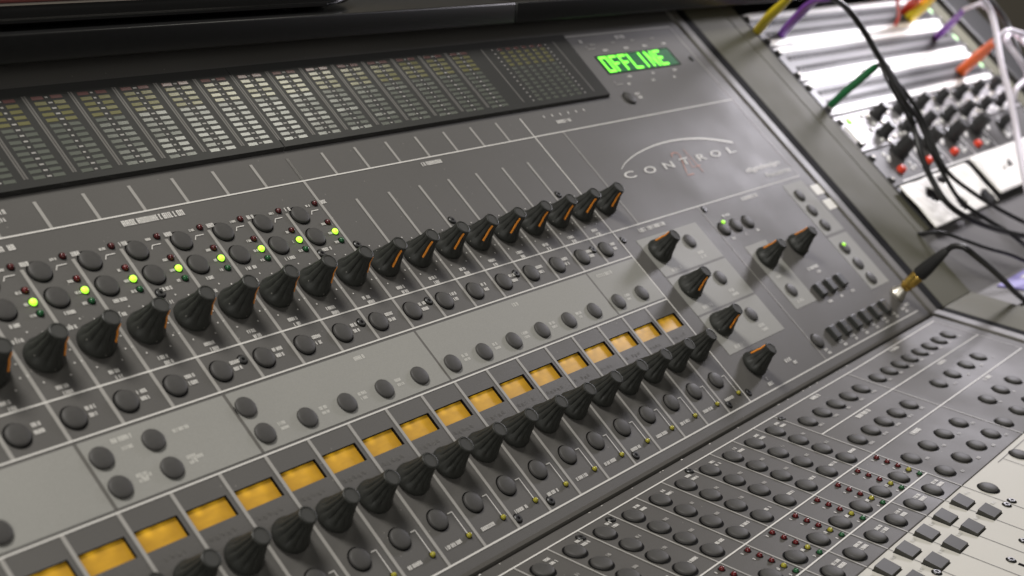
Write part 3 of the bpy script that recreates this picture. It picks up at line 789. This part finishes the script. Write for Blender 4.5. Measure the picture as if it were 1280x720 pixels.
o['label'] = 'flat white paper sheet with small dark marks beside the wrinkled plastic sheet'; o['category'] = 'paper'
mb = MB(); mb.poly([(24.2, 0.0), (24.7, -0.25), (24.75, 0.1)], 0.205, 'rackgrey'); mb.poly([(23.6, 0.05), (23.9, -0.1), (23.95, 0.12)], 0.205, 'faint')
mb.build('ink_mark', o, Matrix.Identity(4), recalc=False)

# purple and white leaflet on the work surface
lf = thing('leaflet', 'purple leaflet with a white page on the desk right of the headphone cable', 'leaflet')
mb = MB(); mb.add([(15.9, -0.16, -0.12), (19.6, -0.16, -0.12), (20.6, 1.4, -0.12), (16.6, 1.0, -0.12), (15.9, -0.16, -0.08), (19.6, -0.16, -0.08), (20.6, 1.4, -0.08), (16.6, 1.0, -0.08)], [(0, 1, 2, 3), (7, 6, 5, 4), (0, 4, 5, 1), (1, 5, 6, 2), (2, 6, 7, 3), (3, 7, 4, 0)], 'purplep')
mb.build('purple_cover', lf, LO)
mb = MB(); mb.add([(17.5, 0.05, -0.078), (19.4, 0.0, -0.078), (20.3, 1.2, -0.078), (18.2, 0.75, -0.078), (17.5, 0.05, -0.066), (19.4, 0.0, -0.066), (20.3, 1.2, -0.066), (18.2, 0.75, -0.066)], [(0, 1, 2, 3), (7, 6, 5, 4), (0, 4, 5, 1), (1, 5, 6, 2), (2, 6, 7, 3), (3, 7, 4, 0)], 'paper')
mb.build('white_page', lf, LO)

# ================================================================== CABLES
def cable(label, pts, cord, plug=None, r=0.10, plug_r=0.17, plug_n=3, cat='cable', name='patch_cable', group=None):
    t = thing(name, label, cat, P0, group)
    if plug:
        mb = MB(); n = plug_n
        a = Vector(pts[0]); b = Vector(pts[1])
        mb.tube([tuple(a - (b - a) * 0.12)] + list(pts[:n]), lambda s: plug_r * (1.05 if s < 0.75 else 1.05 - 1.6 * (s - 0.75)), plug, 14); mb.build('plug', t, UP, smooth=True)
        pts = pts[n - 1:]
    if len(pts) > 1:
        mb = MB(); mb.tube(pts, r, cord, 10); mb.build('cord', t, UP, smooth=True)
    return t
cable('yellow patch cable plugged in at the left end of the topmost patch bay', [(15.40, -7.70, -0.1), (14.75, -7.50, 0.5), (14.19, -7.34, 1.0), (13.49, -7.06, 1.8), (12.72, -6.77, 2.6), (12.2, -6.9, 3.4)], 'c_yellow', 'c_yellow', 0.11, 0.15, 5)
cable('purple patch cable plugged in next to the left yellow one', [(16.75, -7.4, -0.1), (16.0, -7.2, 0.6), (15.1, -6.9, 1.8), (14.12, -6.49, 2.6), (13.53, -6.04, 3.2), (13.2, -6.2, 3.9)], 'c_purple', 'c_purple', 0.10, 0.14, 4)
cable('green plug with a black cord in the left end of the lowest patch bay', [(15.72, -4.22, -0.1), (15.66, -4.18, 0.6), (15.92, -4.13, 1.7), (15.85, -4.06, 2.0), (15.45, -3.95, 2.25), (14.9, -3.6, 2.35), (14.6, -3.0, 2.3), (14.7, -2.3, 2.1), (15.1, -1.4, 1.7)], 'c_black', 'c_green', 0.06, 0.125, 4)
cable('yellow plug at the right end of the topmost patch bay', [(28.3, -7.45, -0.1), (27.89, -7.35, 0.3), (27.47, -7.19, 1.0), (26.91, -7.03, 1.7), (26.4, -7.3, 2.6)], 'c_yellow', 'c_yellow', 0.15, 0.22, 4)
cable('red plug just left of the right yellow plug', [(28.3, -7.72, -0.1), (27.9, -7.66, 0.4), (27.25, -7.49, 0.9), (26.03, -7.17, 1.6), (25.2, -7.3, 2.4)], 'c_red', 'c_red', 0.14, 0.2, 3)
cable('thin dark red cord hanging in front of the topmost patch bay', [(26.28, -7.15, 0.0), (25.5, -7.12, 0.6), (24.67, -7.09, 1), (22.36, -6.85, 2), (21.4, -6.9, 2.8)], 'c_red', None, 0.07)
cable('purple patch cable plugged in at the right end of the middle patch bay', [(29.0, -6.3, -0.1), (28.4, -6.13, 0.6), (27.88, -5.99, 1.2), (26.67, -5.74, 2.2), (26.28, -5.52, 2.6), (26.33, -5.3, 2.9), (26.6, -4.79, 2.8), (26.31, -3.96, 2.4), (27.2, -3.2, 1.6)], 'c_white', 'c_purple', 0.08, 0.14, 4)
cable('orange plug at the right end of the lowest patch bay with a pale cord', [(28.3, -4.45, -0.1), (27.7, -4.3, 0.8), (27.31, -4.2, 1.3), (26.29, -3.97, 2.3), (25.88, -3.9, 2.7), (26.22, -3.86, 3), (27.71, -3.33, 3), (29.5, -2.6, 2.6)], 'c_white', 'c_orange', 0.09, 0.21, 4)
cable('pale lilac cable falling down the right side past the orange plug', [(25.1, -5.34, 3.4), (25.76, -4.79, 3.1), (25.49, -4.03, 2.8), (24.6, -2.88, 2.4), (23.99, -1.73, 2.0), (23.28, -0.63, 1.6), (22.18, 0.45, 1.3), (21.33, 1.52, 1), (21.6, 2.6, 0.4)], 'c_white', None, 0.11)
cable('looping pale cable at the far right edge beside the rack cheek', [(26.61, -2.83, 3), (27.16, -3.82, 2.8), (26.5, -3.74, 2.6), (26.71, -2.88, 2.4), (27.39, -2.36, 2.0), (26.16, -2.08, 1.7), (25.85, -1.6, 1.2)], 'c_white', None, 0.11)
cable('black cable curving over the rack cheek against the beige wall', [(26.4, -6.1, 3.4), (27.04, -5.75, 3), (27.79, -5.15, 2.8), (28.06, -4.39, 2.6), (27.46, -3.11, 2.3), (27.55, -2.35, 2), (28.5, -1.5, 1.6)], 'c_black', None, 0.11)
G_ = 'black cables hanging across the equipment bay'
cable('thick black cable falling from the shelf across all three patch bays', [(10.3, -5.9, 4.4), (11.08, -5.46, 4), (12.62, -5.13, 3.6), (13.51, -4.46, 3.2), (13.88, -3.78, 2.9), (14.52, -3.33, 2.6), (14.93, -2.47, 2.2), (15.0, -1.64, 1.8), (14.69, -0.78, 1.5), (14.78, -0.03, 1.2), (14.95, 0.82, 1.0), (15.83, 1.58, 0.9), (17.33, 2.25, 0.8), (19.44, 2.9, 0.7), (22, 3.2, 0.5)], 'c_black', None, 0.095, group=G_)
cable('black cable running beside the thick one and over the white wrapping', [(13.7, -4.2, 3.1), (14.0, -3.5, 2.8), (14.35, -2.35, 2.4), (15.24, -1.76, 2.0), (15.33, -0.76, 1.6), (15.65, -0.13, 1.3), (15.96, 0.85, 1.0), (16.76, 1.67, 0.9), (17.78, 2.42, 0.8), (18.61, 3.28, 0.7), (20, 4.0, 0.6)], 'c_black', None, 0.072, group=G_)
cable('black cable furthest right of those crossing the white wrapping', [(14.7, -3.2, 2.5), (15.33, -2.25, 2.2), (15.72, -1.37, 1.8), (15.73, -0.12, 1.4), (16.97, 0.79, 1.1), (18.36, 1.65, 0.9), (19.9, 2.59, 0.8), (21.5, 3.1, 0.7)], 'c_black', None, 0.072, group=G_)
cable('thin black cable lying on the grey panel below the white wrapping', [(14.0, 1.0, 0.0), (14.43, 1.37, 0.4), (14.89, 1.91, 0.6), (15.64, 2.52, 0.7), (16.52, 3.09, 0.8), (17.43, 3.7, 0.8), (19, 4.3, 0.7)], 'c_black', None, 0.06, group=G_)
hp = thing('headphone_cable', 'headphone plug with gold sleeve and black boot standing in the console socket', 'cable')
mb = MB(); mb.rev([(0.10, 0.25), (0.17, 0.36), (0.175, 0.44), (0.15, 0.46), (0.15, 0.50), (0.185, 0.52), (0.185, 0.86), (0.16, 0.90)], 20, 'gold'); mb.build('plug_sleeve', hp, UP @ T(9.90, 2.40), smooth=True)
mb = MB(); mb.rev([(0.20, 0.90), (0.215, 0.95), (0.20, 1.25), (0.155, 1.65), (0.11, 1.95), (0.09, 2.0)], 20, 'blackrub'); mb.build('plug_boot', hp, UP @ T(9.90, 2.40), smooth=True)
mb = MB(); mb.tube([(9.90, 2.40, 1.95), (9.88, 2.44, 2.2), (9.86, 2.60, 2.38), (9.95, 2.78, 2.42), (10.67, 3.03, 2.2), (11.92, 3.44, 1.8), (13.36, 3.9, 1.3), (14.47, 4.3, 0.9), (15.7, 4.81, 0.6), (18, 5.5, 0.4)], 0.085, 'blackrub', 12); mb.build('cord', hp, UP, smooth=True)

# ================================================================== WALL
mb = MB()
bm = bmesh.new()
yb = 1.6
vs = [bm.verts.new(p) for p in ((-3, yb, -0.5), (8.0, yb, -0.5), (8.0, yb, 3.5), (-3, yb, 3.5), (-3, yb + .1, -0.5), (8.0, yb + .1, -0.5), (8.0, yb + .1, 3.5), (-3, yb + .1, 3.5))]
for f in ((0, 1, 2, 3), (7, 6, 5, 4), (0, 4, 5, 1), (1, 5, 6, 2), (2, 6, 7, 3), (3, 7, 4, 0)): bm.faces.new([vs[i] for i in f])
bmesh.ops.recalc_face_normals(bm, faces=bm.faces)
me = bpy.data.meshes.new('wall'); bm.to_mesh(me); bm.free(); me.materials.append(M['wall'])
wl = bpy.data.objects.new('wall', me); C.objects.link(wl); wl['kind'] = 'structure'; wl['label'] = 'plain beige wall behind the rack'

# ================================================================== LIGHT, CAMERA
w = bpy.data.worlds.new('World'); bpy.context.scene.world = w; w.use_nodes = True
bg = w.node_tree.nodes['Background']; bg.inputs['Color'].default_value = (1.0, 0.95, 0.86, 1); bg.inputs['Strength'].default_value = 0.055

def area(name, pos_panel, target_panel, size, power, col, size_y=None):
    L = bpy.data.lights.new(name, 'AREA'); L.energy = power; L.color = col; L.size = size
    if size_y: L.shape = 'RECTANGLE'; L.size_y = size_y
    o = bpy.data.objects.new(name, L); C.objects.link(o)
    p = P0 + UP @ Vector((pos_panel[0] * S, -pos_panel[1] * S, pos_panel[2] * S)); q = P0 + UP @ Vector((target_panel[0] * S, -target_panel[1] * S, target_panel[2] * S))
    o.location = p; o.rotation_euler = (q - p).to_track_quat('-Z', 'Y').to_euler()
    return o
area('ceiling_lamp', (-28, -48, 45), (-6, -1, 0), 0.56, 42, (1.0, 0.965, 0.92), 0.56)
area('left_fill_light', (-75, 22, 48), (-6, 0, 0), 1.3, 20, (1.0, 0.98, 0.93), 0.9)  # added soft fill for the left sides of the knobs, source unseen
area('ceiling_lamp', (52, -46, 52), (-4, -4, 0), 0.48, 5.2, (1.0, 0.96, 0.85), 0.36)
area('rack_lamp', (35, -9, 11), (25, -4, 0), 0.16, 5.2, (0.96, 0.92, 1.0))

cam = bpy.data.cameras.new('camera'); co = bpy.data.objects.new('camera', cam); C.objects.link(co)
wv = Vector((-0.544076184, -0.818133348, -0.484218427)); th = wv.length; k = wv / th
Km = Matrix(((0, -k.z, k.y), (k.z, 0, -k.x), (-k.y, k.x, 0)))
Rm = Matrix.Identity(3) + sin(th) * Km + (1 - cos(th)) * (Km @ Km)
tv = Vector((3.62724510, 0.261548002, 33.9756077)); Cp = -(Rm.transposed() @ tv)
fl = lambda r: Vector((r[0], -r[1], -r[2]))
ax, ay, az = fl(Rm[0]), -fl(Rm[1]), -fl(Rm[2])
rot = Matrix((ax, ay, az)).transposed().to_4x4()
loc = UP @ Vector((Cp.x * S, -Cp.y * S, -Cp.z * S))
co.matrix_world = Matrix.Translation(P0 + loc) @ UP @ rot
cam.sensor_width = 36; cam.lens = 1812.19 / 1280 * 36
cam.dof.use_dof = True; cam.dof.focus_distance = 28.5 * S; cam.dof.aperture_fstop = cam.lens / 1000 / (0.19 * S)
cam.clip_start = 0.01; cam.clip_end = 100
sc = bpy.context.scene; sc.camera = co
sc.view_settings.view_transform = 'Standard'; sc.view_settings.look = 'None'; sc.view_settings.exposure = 0; sc.view_settings.gamma = 1
sc.render.engine = 'CYCLES'; sc.cycles.use_denoising = True; sc.cycles.max_bounces = 6
